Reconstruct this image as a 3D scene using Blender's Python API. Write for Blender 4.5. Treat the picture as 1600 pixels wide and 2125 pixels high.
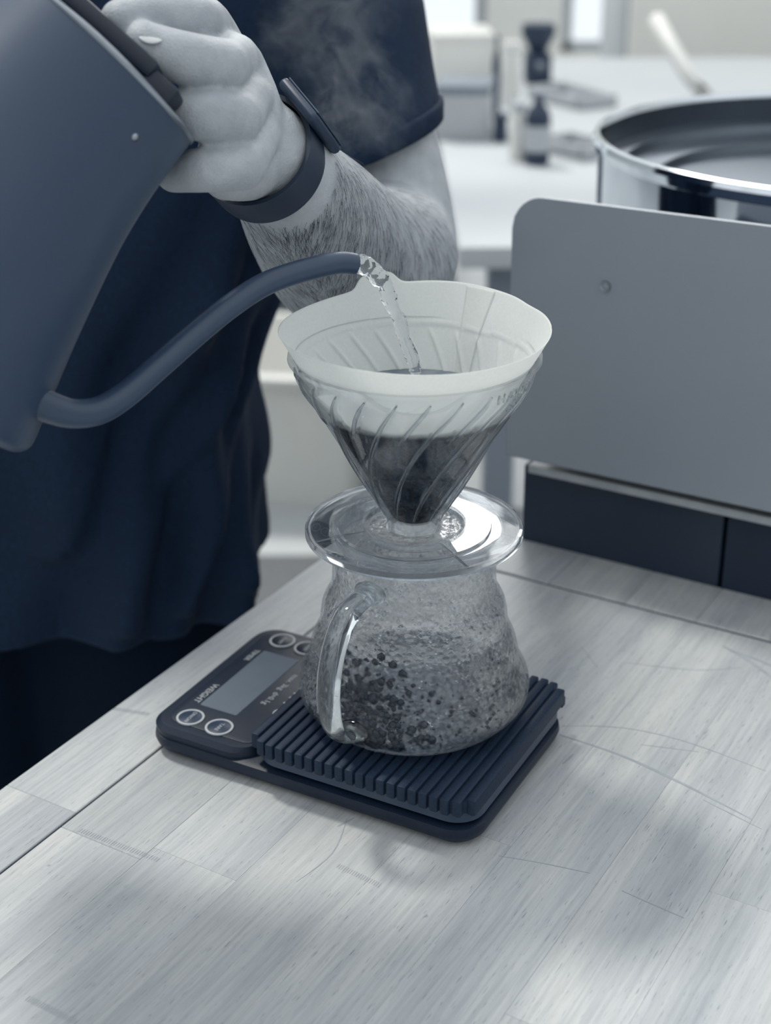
import bpy, bmesh, math, random
from mathutils import Vector, Matrix, noise
random.seed(7)
R = math.radians
for o in list(bpy.data.objects): bpy.data.objects.remove(o)
SC = bpy.context.scene
COL = SC.collection

# ---------------------------------------------------------------- camera
FPX, PITCH, ROLL = 3074.2, 0.4382, -0.0058
CAM = Vector((-0.0139, -0.6632, 0.4425))
_F = Vector((0, math.cos(PITCH), -math.sin(PITCH)))
_R0 = Vector((1, 0, 0)); _U0 = Vector((0, math.sin(PITCH), math.cos(PITCH)))
_R = _R0*math.cos(ROLL) + _U0*math.sin(ROLL)
_U = -_R0*math.sin(ROLL) + _U0*math.cos(ROLL)
cam_d = bpy.data.cameras.new('camera')
cam = bpy.data.objects.new('camera', cam_d); COL.objects.link(cam)
M = Matrix((_R, _U, -_F)).transposed().to_4x4(); M.translation = CAM
cam.matrix_world = M
cam_d.sensor_fit = 'HORIZONTAL'; cam_d.sensor_width = 36.0
cam_d.lens = FPX/1600*36.0
cam_d.clip_start = 0.02; cam_d.clip_end = 60
cam_d.dof.use_dof = True; cam_d.dof.focus_distance = 0.69
cam_d.dof.aperture_fstop = 9.5
SC.camera = cam

# ---------------------------------------------------------------- world, sun, exposure
w = bpy.data.worlds.new('world'); SC.world = w; w.use_nodes = True
bg = w.node_tree.nodes['Background']
bg.inputs['Color'].default_value = (0.94, 0.975, 1.0, 1); bg.inputs['Strength'].default_value = 1.15
sun_d = bpy.data.lights.new('sun', 'SUN'); sun_d.energy = 2.3; sun_d.angle = R(8); sun_d.color = (1.0, 0.965, 0.88)
sun = bpy.data.objects.new('sun', sun_d); COL.objects.link(sun)
sun.rotation_euler = Vector((0.37, -0.42, -1.0)).to_track_quat('-Z', 'Y').to_euler()
sun.location = (-1.5, 3, 4)
vs = SC.view_settings
vs.view_transform = 'Standard'; vs.look = 'None'; vs.exposure = 0.0; vs.gamma = 1.0; vs.use_curve_mapping = False
SC.cycles.transparent_max_bounces = 24; SC.cycles.max_bounces = 14; SC.cycles.transmission_bounces = 14
SC.cycles.use_denoising = True

# ---------------------------------------------------------------- helpers
def ray(px, py, depth):
    return CAM + (_F + _R*((px-800)/FPX) - _U*((py-1062.5)/FPX))*depth
def on_z(px, py, z):
    d = ray(px, py, 1.0) - CAM
    return CAM + d*((z-CAM.z)/d.z)
def on_y(px, py, y):
    d = ray(px, py, 1.0) - CAM
    return CAM + d*((y-CAM.y)/d.y)
def on_plane(px, py, p0, n):
    d = ray(px, py, 1.0) - CAM
    return CAM + d*((p0-CAM).dot(n)/d.dot(n))

def tag(o, label=None, cat=None, group=None, kind=None):
    if label: o['label'] = label
    if cat: o['category'] = cat
    if group: o['group'] = group
    if kind: o['kind'] = kind
    return o
def empty(name, loc=(0, 0, 0), rz=0.0):
    o = bpy.data.objects.new(name, None); COL.objects.link(o)
    o.location = loc; o.rotation_euler = (0, 0, rz); o.empty_display_size = 0.02
    return o
def obj(name, me, m=None, parent=None, smooth=False):
    if isinstance(me, bmesh.types.BMesh):
        bm = me; me = bpy.data.meshes.new(name)
        bmesh.ops.recalc_face_normals(bm, faces=bm.faces[:])
        bm.to_mesh(me); bm.free()
    o = bpy.data.objects.new(name, me); COL.objects.link(o)
    if m:
        me.materials.clear(); me.materials.append(m)
    if smooth:
        for p in me.polygons: p.use_smooth = True
    if parent: o.parent = parent
    return o
def sharp(o, ang=35):
    me = o.data
    for p in me.polygons: p.use_smooth = True
    me.set_sharp_from_angle(angle=R(ang))
    return o
def bx(bm, x0, x1, y0, y1, z0, z1, bev=0.0, seg=1):
    r = bmesh.ops.create_cube(bm, size=1.0)
    vs_ = r['verts']
    for v in vs_:
        v.co = Vector((x0+(v.co.x+.5)*(x1-x0), y0+(v.co.y+.5)*(y1-y0), z0+(v.co.z+.5)*(z1-z0)))
    if bev:
        es = list({e for v in vs_ for e in v.link_edges})
        bmesh.ops.bevel(bm, geom=es, offset=bev, segments=seg, affect='EDGES', profile=.5)
    return bm
def box(name, dims, m, parent=None, bev=0.0, seg=2):
    bm = bmesh.new(); bx(bm, *dims, bev=bev, seg=seg)
    return sharp(obj(name, bm, m, parent))
def lathe(prof, seg=96, c=(0, 0), bm=None, closed=False):
    bm = bm or bmesh.new(); rings = []
    for r, z in prof:
        if r < 1e-6: rings.append([bm.verts.new((c[0], c[1], z))])
        else: rings.append([bm.verts.new((c[0]+r*math.cos(2*math.pi*k/seg), c[1]+r*math.sin(2*math.pi*k/seg), z)) for k in range(seg)])
    n = len(rings)
    for i in range(n if closed else n-1):
        a, b = rings[i], rings[(i+1) % n]
        for k in range(seg):
            k2 = (k+1) % seg
            if len(a) == 1 and len(b) == 1: continue
            if len(a) == 1: bm.faces.new((a[0], b[k], b[k2]))
            elif len(b) == 1: bm.faces.new((a[k], a[k2], b[0]))
            else: bm.faces.new((a[k], a[k2], b[k2], b[k]))
    return bm
def tube(path, rad, seg=12, bm=None, cap=True, flat=None):
    """path of points, rad float/list; flat=(w,h,up) gives an oval section"""
    bm = bm or bmesh.new(); pts = [Vector(p) for p in path]; n = len(pts); rings = []
    t0 = (pts[1]-pts[0]).normalized()
    up = flat[2] if flat else (Vector((0, 0, 1)) if abs(t0.z) < .9 else Vector((1, 0, 0)))
    N = (up - t0*up.dot(t0)).normalized()
    for i, p in enumerate(pts):
        t = (pts[min(i+1, n-1)]-pts[max(i-1, 0)]).normalized()
        N = (N - t*N.dot(t)).normalized(); B = t.cross(N)
        r = rad[i] if isinstance(rad, (list, tuple)) else rad
        a, b = (flat[0]*r, flat[1]*r) if flat else (r, r)
        rings.append([bm.verts.new(p + N*(b*math.cos(2*math.pi*k/seg)) + B*(a*math.sin(2*math.pi*k/seg))) for k in range(seg)])
    for i in range(n-1):
        for k in range(seg):
            bm.faces.new((rings[i][k], rings[i][(k+1) % seg], rings[i+1][(k+1) % seg], rings[i+1][k]))
    if cap:
        bm.faces.new(rings[0][::-1]); bm.faces.new(rings[-1])
    return bm
def spline(pts, n=8):
    """Catmull-Rom through tuples of any length"""
    P = [tuple(p) for p in pts]; P = [P[0]]+P+[P[-1]]; out = []
    for i in range(1, len(P)-2):
        for k in range(n):
            t = k/n; t2, t3 = t*t, t*t*t
            out.append(tuple(.5*((2*b)+(c-a)*t+(2*a-5*b+4*c-d)*t2+(-a+3*b-3*c+d)*t3) for a, b, c, d in zip(P[i-1], P[i], P[i+1], P[i+2])))
    out.append(P[-2]); return out
def rrect(x0, x1, y0, y1, r, n=8):
    pts = []
    for cx, cy, s in ((x1-r, y1-r, 0), (x0+r, y1-r, 90), (x0+r, y0+r, 180), (x1-r, y0+r, 270)):
        for k in range(n+1):
            a = R(s+90*k/n); pts.append((cx+r*math.cos(a), cy+r*math.sin(a)))
    return pts
def stack(levels, bm=None, cap=True):
    """levels: list of (outline points, z), same count"""
    bm = bm or bmesh.new()
    rings = [[bm.verts.new((x, y, z)) for x, y in pts] for pts, z in levels]
    n = len(rings[0])
    for a, b in zip(rings, rings[1:]):
        for k in range(n): bm.faces.new((a[k], a[(k+1) % n], b[(k+1) % n], b[k]))
    if cap: bm.faces.new(rings[0][::-1]); bm.faces.new(rings[-1])
    return bm
def text_mesh(s, size, extrude=0.00012, spacing=1.0):
    cu = bpy.data.curves.new('lettering', 'FONT'); cu.body = s; cu.size = size; cu.extrude = extrude
    cu.align_x = 'CENTER'; cu.align_y = 'CENTER'; cu.space_character = spacing; cu.resolution_u = 3
    o = bpy.data.objects.new('lettering', cu); COL.objects.link(o)
    dg = bpy.context.evaluated_depsgraph_get(); dg.update()
    me = bpy.data.meshes.new_from_object(o.evaluated_get(dg))
    bpy.data.objects.remove(o); bpy.data.curves.remove(cu)
    return me
def remeshed(bm, voxel, smooth=6, name='tmp'):
    me = bpy.data.meshes.new(name); bmesh.ops.recalc_face_normals(bm, faces=bm.faces[:]); bm.to_mesh(me); bm.free()
    o = bpy.data.objects.new(name, me); COL.objects.link(o)
    md = o.modifiers.new('r', 'REMESH'); md.mode = 'VOXEL'; md.voxel_size = voxel
    if smooth:
        ms = o.modifiers.new('s', 'SMOOTH'); ms.iterations = smooth; ms.factor = .5
    dg = bpy.context.evaluated_depsgraph_get(); dg.update()
    m2 = bpy.data.meshes.new_from_object(o.evaluated_get(dg))
    bpy.data.objects.remove(o); bpy.data.meshes.remove(me)
    return m2
def capsule_chain(bm, pts, sub=6, seg=20):
    """pts: (Vector, radius) joints; adds tapered tube with ball ends and ball joints"""
    sp = spline([(*p, r) for p, r in pts], sub)
    tube([p[:3] for p in sp], [p[3] for p in sp], seg, bm)
    for p, r in (pts[0], pts[-1]):
        bmesh.ops.create_uvsphere(bm, u_segments=seg, v_segments=12, radius=r, matrix=Matrix.Translation(p))

# ---------------------------------------------------------------- materials
_T = [(0.0, (.34, 1.03, 2.55)), (.0105, (.34, 1.03, 2.55)), (.056, (.62, 1.05, 1.7)), (.165, (.84, 1.02, 1.27)), (.332, (.92, 1.01, 1.12)), (.75, (1.0, 1.0, .95)), (1.0, (1.0, 1.0, .95))]
def tone(a, disp=None):
    """albedo a with the blue-black to cream tint of the photograph at brightness disp"""
    d = a if disp is None else disp
    for (l0, c0), (l1, c1) in zip(_T, _T[1:]):
        if d <= l1:
            t = (d-l0)/(l1-l0); return tuple(min(1, a*(x+(y-x)*t)) for x, y in zip(c0, c1))+(1,)
    return tuple(a*x for x in _T[-1][1])+(1,)
def mk(name):
    m = bpy.data.materials.new(name); m.use_nodes = True
    nt = m.node_tree; b = nt.nodes['Principled BSDF']
    return m, nt, b
def ramp(nt, fac, stops, interp='LINEAR'):
    n = nt.nodes.new('ShaderNodeValToRGB'); n.color_ramp.interpolation = interp
    el = n.color_ramp.elements
    while len(el) < len(stops): el.new(.5)
    for e, (p, c) in zip(el, stops): e.position = p; e.color = c
    nt.links.new(fac, n.inputs[0]); return n.outputs[0]
def noise_tex(nt, scale, detail=4, rough=.55, vec=None, dist=0):
    n = nt.nodes.new('ShaderNodeTexNoise'); n.inputs['Scale'].default_value = scale; n.inputs['Detail'].default_value = detail
    n.inputs['Roughness'].default_value = rough; n.inputs['Distortion'].default_value = dist
    if vec: nt.links.new(vec, n.inputs['Vector'])
    return n.outputs['Fac']
def coords(nt, scale=(1, 1, 1), kind='Object'):
    tc = nt.nodes.new('ShaderNodeTexCoord'); mp = nt.nodes.new('ShaderNodeMapping'); mp.inputs['Scale'].default_value = scale
    nt.links.new(tc.outputs[kind], mp.inputs['Vector']); return mp.outputs[0]
def bump(nt, b, h, strength=.2, dist=.001):
    n = nt.nodes.new('ShaderNodeBump'); n.inputs['Strength'].default_value = strength; n.inputs['Distance'].default_value = dist
    nt.links.new(h, n.inputs['Height'])
    if b is not None: nt.links.new(n.outputs[0], b.inputs['Normal'])
    return n.outputs[0]
def plain(name, a, rough=.5, metal=0.0, spec=.5, var=.12, scale=60, disp=None, bmp=0.0, coat=0.0):
    m, nt, b = mk(name)
    f = noise_tex(nt, scale, 4, .6, coords(nt))
    lo, hi = tone(a*(1-var), disp), tone(a*(1+var), disp)
    nt.links.new(ramp(nt, f, [(.3, lo), (.7, hi)]), b.inputs['Base Color'])
    b.inputs['Roughness'].default_value = rough; b.inputs['Metallic'].default_value = metal
    b.inputs['Specular IOR Level'].default_value = spec; b.inputs['Coat Weight'].default_value = coat
    if bmp: bump(nt, b, f, bmp, .0006)
    return m
def mathn(nt, op, a, b=None):
    n = nt.nodes.new('ShaderNodeMath'); n.operation = op
    for i, x in enumerate((a, b)):
        if x is None: continue
        if isinstance(x, (int, float)): n.inputs[i].default_value = x
        else: nt.links.new(x, n.inputs[i])
    return n.outputs[0]
def mixcol(nt, fac, a, b, mode='MIX'):
    n = nt.nodes.new('ShaderNodeMix'); n.data_type = 'RGBA'; n.blend_type = mode
    for s, x in ((n.inputs[0], fac), (n.inputs[6], a), (n.inputs[7], b)):
        if isinstance(x, (int, float)): s.default_value = x
        elif isinstance(x, tuple): s.default_value = x
        else: nt.links.new(x, s)
    return n.outputs[2]

def wood_material():
    m, nt, b = mk('oiled_rubberwood')
    oi = nt.nodes.new('ShaderNodeObjectInfo')
    tc = nt.nodes.new('ShaderNodeTexCoord')
    off = nt.nodes.new('ShaderNodeVectorMath'); off.operation = 'ADD'
    sc = nt.nodes.new('ShaderNodeVectorMath'); sc.operation = 'SCALE'; sc.inputs[3].default_value = 7.0
    nt.links.new(oi.outputs['Random'], sc.inputs[0]); nt.links.new(tc.outputs['Object'], off.inputs[0]); nt.links.new(sc.outputs[0], off.inputs[1])
    def mp(s):
        n = nt.nodes.new('ShaderNodeMapping'); n.inputs['Scale'].default_value = s; nt.links.new(off.outputs[0], n.inputs['Vector']); return n.outputs[0]
    broad = noise_tex(nt, 1, 3, .5, mp((28, 4, 28)), .6)
    grain = noise_tex(nt, 1, 5, .6, mp((520, 20, 520)), .3)
    pores = noise_tex(nt, 1, 2, .5, mp((1700, 120, 1700)))
    spots = noise_tex(nt, 1, 2, .5, mp((110, 90, 110)))
    c = ramp(nt, broad, [(.25, tone(.38, .42)), (.5, tone(.47, .52)), (.78, tone(.56, .66))])
    c = mixcol(nt, .75, c, ramp(nt, grain, [(.2, (.62, .64, .68, 1)), (.62, (1, 1, 1, 1))]), 'MULTIPLY')
    c = mixcol(nt, 1.0, c, ramp(nt, pores, [(.27, (.55, .59, .64, 1)), (.36, (1, 1, 1, 1))]), 'MULTIPLY')
    c = mixcol(nt, 1.0, c, ramp(nt, spots, [(.17, (.42, .46, .52, 1)), (.21, (1, 1, 1, 1))]), 'MULTIPLY')
    hs = nt.nodes.new('ShaderNodeHueSaturation'); nt.links.new(c, hs.inputs['Color'])
    nt.links.new(mathn(nt, 'ADD', mathn(nt, 'MULTIPLY', oi.outputs['Random'], .16), .92), hs.inputs['Value'])
    nt.links.new(hs.outputs[0], b.inputs['Base Color'])
    nt.links.new(ramp(nt, broad, [(.2, (.36, .36, .36, 1)), (.8, (.5, .5, .5, 1))]), b.inputs['Roughness'])
    bump(nt, b, mathn(nt, 'ADD', grain, pores), .16, .0006)
    return m
WOOD = wood_material()
WOOD_D = plain('wood_joint_shadow_gap', .05, .8)
BLACK_PL = plain('black_textured_plastic', .013, .45, spec=.35, var=.2, scale=900, bmp=.15)
RUBBER = plain('black_rubber', .020, .55, spec=.3, var=.25, scale=700, bmp=.25)
PLAT = plain('grey_platform_plastic', .04, .4)
PRINT = plain('pale_print', .42, .5, var=.05)
SHIRT = plain('navy_cotton', .0165, .85, disp=.008, spec=.2, var=.25, scale=300, bmp=.3)
TROUSER = plain('black_twill', .008, .9, spec=.12, var=.2, scale=400)
KETTLE = plain('matte_black_enamel', .043, .42, var=.06, scale=8, spec=.55, disp=.036)
KETTLE_D = plain('black_handle_plastic', .012, .5, var=.1)
STEEL = plain('polished_steel', .62, .07, 1.0, var=.04, scale=5, disp=.4)
STEEL_B = plain('brushed_steel', .35, .3, 1.0, var=.05, scale=20, disp=.3)
STEEL_D = plain('dull_steel', .16, .3, 1.0, var=.08, scale=14, disp=.2)
PANEL = plain('grey_powder_coat', .27, .38, var=.05, scale=6, spec=.6)
BASE_D = plain('dark_painted_steel', .019, .5, var=.1, scale=8)
TRIM_M = plain('pale_painted_edge', .4, .4)
STRAP = plain('fluoro_rubber_strap', .02, .55, var=.1)
WHITE = plain('white_plastic', .7, .45, var=.05, scale=10)
WHITE_P = plain('white_paint', .45, .6, var=.04, scale=3)
GREY_L = plain('light_grey_laminate', .45, .4, var=.06, scale=4)
GREY_M = plain('mid_grey_paint', .2, .5, var=.08, scale=6)
DARK_M = plain('dark_grey_plastic', .03, .45, var=.1)
FLOOR_M = plain('sealed_concrete', .48, .35, var=.12, scale=1.5)
WALL_G = plain('grey_plaster', .62, .8, var=.05, scale=2)
WALL_M = plain('plaster', .85, .8, var=.04, scale=2)

def skin_material():
    m, nt, b = mk('skin')
    f = noise_tex(nt, 55, 5, .6, coords(nt)); g = noise_tex(nt, 900, 3, .6, coords(nt))
    nt.links.new(ramp(nt, f, [(.3, tone(.33, .32)), (.7, tone(.47, .40))]), b.inputs['Base Color'])
    b.inputs['Roughness'].default_value = .52; b.inputs['Specular IOR Level'].default_value = .4
    b.inputs['Subsurface Weight'].default_value = .12; b.inputs['Subsurface Radius'].default_value = (.004, .003, .003); b.inputs['Subsurface Scale'].default_value = 1.0
    bump(nt, b, mathn(nt, 'ADD', mathn(nt, 'MULTIPLY', g, .6), f), .6, .0013)
    return m
SKIN = skin_material()
HAIR = plain('dark_hair', .012, .6)
NAIL = plain('fingernail', .50, .3, var=.05)

def clear_material(name, tint, mixf=.5, ior=1.49, bumpf=None, rough=0.0):
    """clear solid: refraction mixed with straight transmission, so that light passes to what stands behind"""
    m, nt, b = mk(name); nt.nodes.remove(b); out = nt.nodes['Material Output']
    g = nt.nodes.new('ShaderNodeBsdfGlass'); g.inputs['IOR'].default_value = ior; g.inputs['Color'].default_value = tint; g.inputs['Roughness'].default_value = rough
    t = nt.nodes.new('ShaderNodeBsdfTransparent'); t.inputs['Color'].default_value = tint
    mx = nt.nodes.new('ShaderNodeMixShader'); mx.inputs[0].default_value = mixf
    nt.links.new(t.outputs[0], mx.inputs[1]); nt.links.new(g.outputs[0], mx.inputs[2]); nt.links.new(mx.outputs[0], out.inputs['Surface'])
    if bumpf:
        h, st, di = bumpf(nt); nt.links.new(bump(nt, None, h, st, di), g.inputs['Normal'])
    return m
def drops(nt):
    v = nt.nodes.new('ShaderNodeTexVoronoi'); v.inputs['Scale'].default_value = 300; nt.links.new(coords(nt), v.inputs['Vector'])
    d = ramp(nt, v.outputs['Distance'], [(.15, (1, 1, 1, 1)), (.55, (0, 0, 0, 1))])
    n = noise_tex(nt, 160, 3, .6, coords(nt))
    return mathn(nt, 'ADD', mathn(nt, 'MULTIPLY', d, .7), n), .6, .0013
GLASS = clear_material('fogged_borosilicate_glass', (.93, .95, .97, 1), .62, 1.45, drops)
def fogged():
    m = clear_material('fogged_borosilicate_glass', (.98, .985, .99, 1), .42, 1.5, drops); nt = m.node_tree; out = nt.nodes['Material Output']
    src = out.inputs['Surface'].links[0].from_socket
    d = nt.nodes.new('ShaderNodeBsdfDiffuse'); t = nt.nodes.new('ShaderNodeBsdfTranslucent'); a = nt.nodes.new('ShaderNodeMixShader'); a.inputs[0].default_value = .65
    for x in (d, t): x.inputs['Color'].default_value = (.93, .95, .97, 1)
    nt.links.new(d.outputs[0], a.inputs[1]); nt.links.new(t.outputs[0], a.inputs[2])
    v = nt.nodes.new('ShaderNodeTexVoronoi'); v.inputs['Scale'].default_value = 330; nt.links.new(coords(nt), v.inputs['Vector'])
    k = ramp(nt, v.outputs['Distance'], [(.25, (1, 1, 1, 1)), (.6, (.15, .15, .15, 1))])
    k = mathn(nt, 'MULTIPLY', k, ramp(nt, noise_tex(nt, 26, 4, .65, coords(nt)), [(.38, (.02, .02, .02, 1)), (.64, (.11, .11, .11, 1))]))
    mx = nt.nodes.new('ShaderNodeMixShader'); nt.links.new(k, mx.inputs[0]); nt.links.new(src, mx.inputs[1]); nt.links.new(a.outputs[0], mx.inputs[2]); nt.links.new(mx.outputs[0], out.inputs['Surface'])
    return m
GLASS = fogged()
GLASS_C = clear_material('clear_glass', (.95, .97, .98, 1), .92, 1.47)
PLASTIC_C = clear_material('clear_resin', (.955, .965, .972, 1), .45, 1.49, lambda nt: (noise_tex(nt, 60, 2, .5, coords(nt)), .05, .001))
PLASTIC_F = clear_material('clear_resin_flange', (.95, .965, .98, 1), .8, 1.49, lambda nt: (noise_tex(nt, 45, 2, .5, coords(nt)), .04, .001))
PLASTIC_R = clear_material('clear_resin_rib', (.87, .89, .905, 1), .8, 1.49)
WATER = clear_material('water', (.97, .98, .99, 1), .92, 1.33, lambda nt: (noise_tex(nt, 220, 2, .5, coords(nt)), .5, .002))
COFFEE = clear_material('thin_coffee', (.55, .59, .64, 1), .8, 1.5, lambda nt: (noise_tex(nt, 1, 3, .5, coords(nt, (60, 190, 60)), .8), .8, .004))
def paper_material():
    m, nt, b = mk('filter_paper'); out = nt.nodes['Material Output']
    f = noise_tex(nt, 700, 4, .65, coords(nt))
    c = ramp(nt, f, [(.3, tone(.85, .62)), (.7, tone(.90, .66))])
    tc = nt.nodes.new('ShaderNodeTexCoord'); sx = nt.nodes.new('ShaderNodeSeparateXYZ'); nt.links.new(tc.outputs['Object'], sx.inputs[0])
    zz = mathn(nt, 'ADD', sx.outputs[2], mathn(nt, 'MULTIPLY', noise_tex(nt, 90, 4, .6, coords(nt)), .0030))
    soak = ramp(nt, mathn(nt, 'MULTIPLY', mathn(nt, 'SUBTRACT', zz, .1962), 500.0), [(0, (1, 1, 1, 1)), (1, (0, 0, 0, 1))])
    c = mixcol(nt, soak, c, ramp(nt, noise_tex(nt, 260, 5, .7, coords(nt)), [(.35, tone(.014, .03)), (.7, tone(.075, .07))]))
    d = nt.nodes.new('ShaderNodeBsdfDiffuse'); t = nt.nodes.new('ShaderNodeBsdfTranslucent'); mx = nt.nodes.new('ShaderNodeMixShader'); mx.inputs[0].default_value = .42
    tr = nt.nodes.new('ShaderNodeBsdfTransparent'); m2 = nt.nodes.new('ShaderNodeMixShader'); m2.inputs[0].default_value = .12
    nb = bump(nt, None, f, .06, .0004)
    for s in (d, t): nt.links.new(c, s.inputs['Color']); nt.links.new(nb, s.inputs['Normal'])
    nt.nodes.remove(b); nt.links.new(d.outputs[0], mx.inputs[1]); nt.links.new(t.outputs[0], mx.inputs[2])
    nt.links.new(mx.outputs[0], m2.inputs[1]); nt.links.new(tr.outputs[0], m2.inputs[2]); nt.links.new(m2.outputs[0], out.inputs['Surface'])
    return m
PAPER = paper_material()
SLURRY = plain('brewing_coffee', .035, .25, var=.6, scale=420, bmp=.5)
SLURRY_T = plain('coffee_surface', .16, .3, var=.25, scale=160, bmp=.2)
SPLASH = plain('coffee_droplets', .012, .12)
SCREEN = plain('liquid_crystal_screen', .17, .14, var=.06, scale=30)

# ---------------------------------------------------------------- setting
FLOOR_Z = -0.90
fl = box('floor', (-6, 6, -2.5, 9, FLOOR_Z-.05, FLOOR_Z), FLOOR_M); tag(fl, kind='structure')
# far wall with a row of tall windows
WY = 8.2
wall = empty('wall_back', (0, WY, FLOOR_Z)); tag(wall, kind='structure')
wx = [-5.6, -3.6, -1.4, .8, 3.0, 5.2]
for i, x in enumerate(wx): box('pier', (x-.22, x+.22, 0, .2, .10, 2.6), WALL_M, wall, .01)
box('sill_wall', (-6, 6, -.02, .22, 0, .10), WALL_M, wall, .01)
box('lintel', (-6, 6, 0, .2, 2.6, 3.2), WALL_M, wall, .01)
for i in range(5):
    x0, x1 = wx[i]+.22, wx[i+1]-.22
    wn = empty('window_%d' % (i+1), ((x0+x1)/2, WY+.1, FLOOR_Z+.10)); tag(wn, kind='structure'); h = (x1-x0)/2
    for a, b_ in ((-h, -h+.06), (-.03, .03), (h-.06, h)): box('frame_upright', (a, b_, -.03, .03, 0, 2.50), WHITE_P, wn, .005)
    for a in (0, 2.44): box('frame_rail', (-h, h, -.03, .03, a, a+.06), WHITE_P, wn, .005)
    for a, b_ in ((-h+.06, -.03), (.03, h-.06)): box('pane', (a, b_, -.003, .003, .06, 2.44), GLASS_PANE if 'GLASS_PANE' in globals() else GLASS_C, wn)

for nm, d in (('wall_left', (-5.0, -4.8, -2.6, WY, FLOOR_Z, 2.3)), ('wall_right', (4.8, 5.0, -2.6, WY, FLOOR_Z, 2.3)), ('wall_front', (-5.0, 5.0, -2.8, -2.6, FLOOR_Z, 2.3))):
    tag(box(nm, d, WALL_G, None, .01), kind='structure')

# unseen beam and glowing panel, added to put a bright reflection on the flange
bmz = box('added_beam_1', (-4.8, 4.8, 2.72, 2.84, 2.02, 2.2), WALL_M, None, .01); tag(bmz, kind='structure')
def added_glow_material():
    m, nt, b = mk('added_panel_glow'); b.inputs['Base Color'].default_value = (.8, .8, .8, 1)
    b.inputs['Emission Color'].default_value = (1, .985, .95, 1); b.inputs['Emission Strength'].default_value = 14.0
    return m
lp = empty('added_light_panel', (.42, 2.78, 1.22)); tag(lp, 'white rectangular glowing panel added out of view to brighten the flange', 'added light')
box('housing', (-.50, .50, -.012, .06, 0, .46), WHITE_P, lp, .004)
box('glow_face', (-.48, .48, -.020, -.012, .02, .44), added_glow_material(), lp, .002)
for a in (-.4, .4): sharp(obj('cable', tube([(a, .02, .45), (a, .02, .81)], .004, 8), DARK_M, lp))

# ---------------------------------------------------------------- table
TY = 0.5383
KX, KY = -0.009, 0.289
TU = Vector((math.cos(TY), -math.sin(TY), 0)); TV = Vector((math.sin(TY), math.cos(TY), 0))
table = empty('worktable', (KX, KY, FLOOR_Z), -TY)
tag(table, 'pale butcher-block wooden worktable with grooved border under the black scale', 'table')
TZ = -FLOOR_Z
LX, LY, TH = .92, -.86, .034
xs = [0.0, .0465]
while xs[-1] < LX-.03: xs.append(xs[-1]+random.choice((.046, .048, .05, .052)))
for i in range(len(xs)-1):
    x0, x1 = xs[i], xs[i+1]
    gap = .0007 if i == 0 else .00003
    cuts = [-.0]
    cuts = [-.0506-.0015] if i else [0.0]
    if i: box('plank', (x0+.0001, x1-gap, -.0506+.0015, 0, TZ-TH, TZ), WOOD, table, .0006 if i > 1 else .0006, 1)
    y = cuts[0]
    while y > LY:
        y2 = max(LY, y-random.uniform(.22, .42))
        if y2-LY < .1: y2 = LY
        p = box('plank', (x0+(.0007 if i == 1 else .00003), x1-gap, y2+.00003, y-.00003, TZ-TH, TZ), WOOD, table, .0004 if i < 2 else .00009, 1)
        y = y2
box('groove_bed', (.002, LX-.002, LY+.002, -.002, TZ-TH-.012, TZ-TH-.0001), WOOD_D, table)
for a, b_ in ((.06, -.08), (LX-.12, -.08), (.06, LY+.14), (LX-.12, LY+.14)):
    box('leg', (a, a+.06, b_-.06, b_, 0, TZ-TH-.012), BASE_D, table, .003)
box('apron', (.06, LX-.06, -.11, -.085, TZ-TH-.09, TZ-TH-.012), BASE_D, table, .002)
box('apron', (.06, LX-.06, LY+.085, LY+.11, TZ-TH-.09, TZ-TH-.012), BASE_D, table, .002)
GROOVE = plain('dark_groove', .025, .6)
box('groove_strip', (.0465, LX-.004, -.0521, -.0491, TZ-.004, TZ-.0010), GROOVE, table)
box('groove_strip', (.0459, .0472, LY+.004, -.004, TZ-.004, TZ-.0011), GROOVE, table)
# scratches: shallow worn lines pressed into the boards
SCR = plain('worn_scratch', .33, .6)
def scratch(pts, wd):
    bm = bmesh.new(); P = [on_z(x, y, .00012) for x, y in pts]; P = [Vector(p) for p in spline(P, 5)]
    rows = []
    for i, p in enumerate(P):
        t = (P[min(i+1, len(P)-1)]-P[max(i-1, 0)]).normalized(); n = Vector((-t.y, t.x, 0))
        ww = wd*(.25+.75*math.sin(math.pi*(i+.3)/(len(P)-.4)))
        rows.append((bm.verts.new(p+n*ww), bm.verts.new(p-n*ww)))
    for a, b_ in zip(rows, rows[1:]): bm.faces.new((a[0], a[1], b_[1], b_[0]))
    r = bmesh.ops.extrude_face_region(bm, geom=bm.faces[:])
    for v in r['geom']:
        if isinstance(v, bmesh.types.BMVert): v.co.z -= .0002
    o = obj('scratch', bm, SCR, table); o.matrix_parent_inverse = (Matrix.Translation((KX, KY, FLOOR_Z)) @ Matrix.Rotation(-TY, 4, 'Z')).inverted()
for pts, wd in (([(1160, 1524), (1290, 1568), (1420, 1628), (1560, 1700)], .0009), ([(1165, 1506), (1290, 1510), (1420, 1538), (1590, 1600)], .00028),
                ([(1500, 1340), (1560, 1375), (1620, 1420)], .0013), ([(1520, 1350), (1580, 1372), (1640, 1400)], .0011),
                ([(1035, 1776), (1120, 1790), (1225, 1812)], .0003), ([(1290, 1848), (1420, 1905)], .0004),
                ([(1300, 1375), (1440, 1390), (1540, 1385)], .00025), ([(1205, 1340), (1240, 1385)], .0003), ([(1168, 1585), (1190, 1565)], .0007),
                ([(1460, 1660), (1580, 1720)], .0003), ([(1330, 1545), (1450, 1560)], .00022), ([(700, 1715), (735, 1697)], .0005), ([(615, 1830), (690, 1770), (720, 1700)], .0003)):
    scratch(pts, wd)

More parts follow.
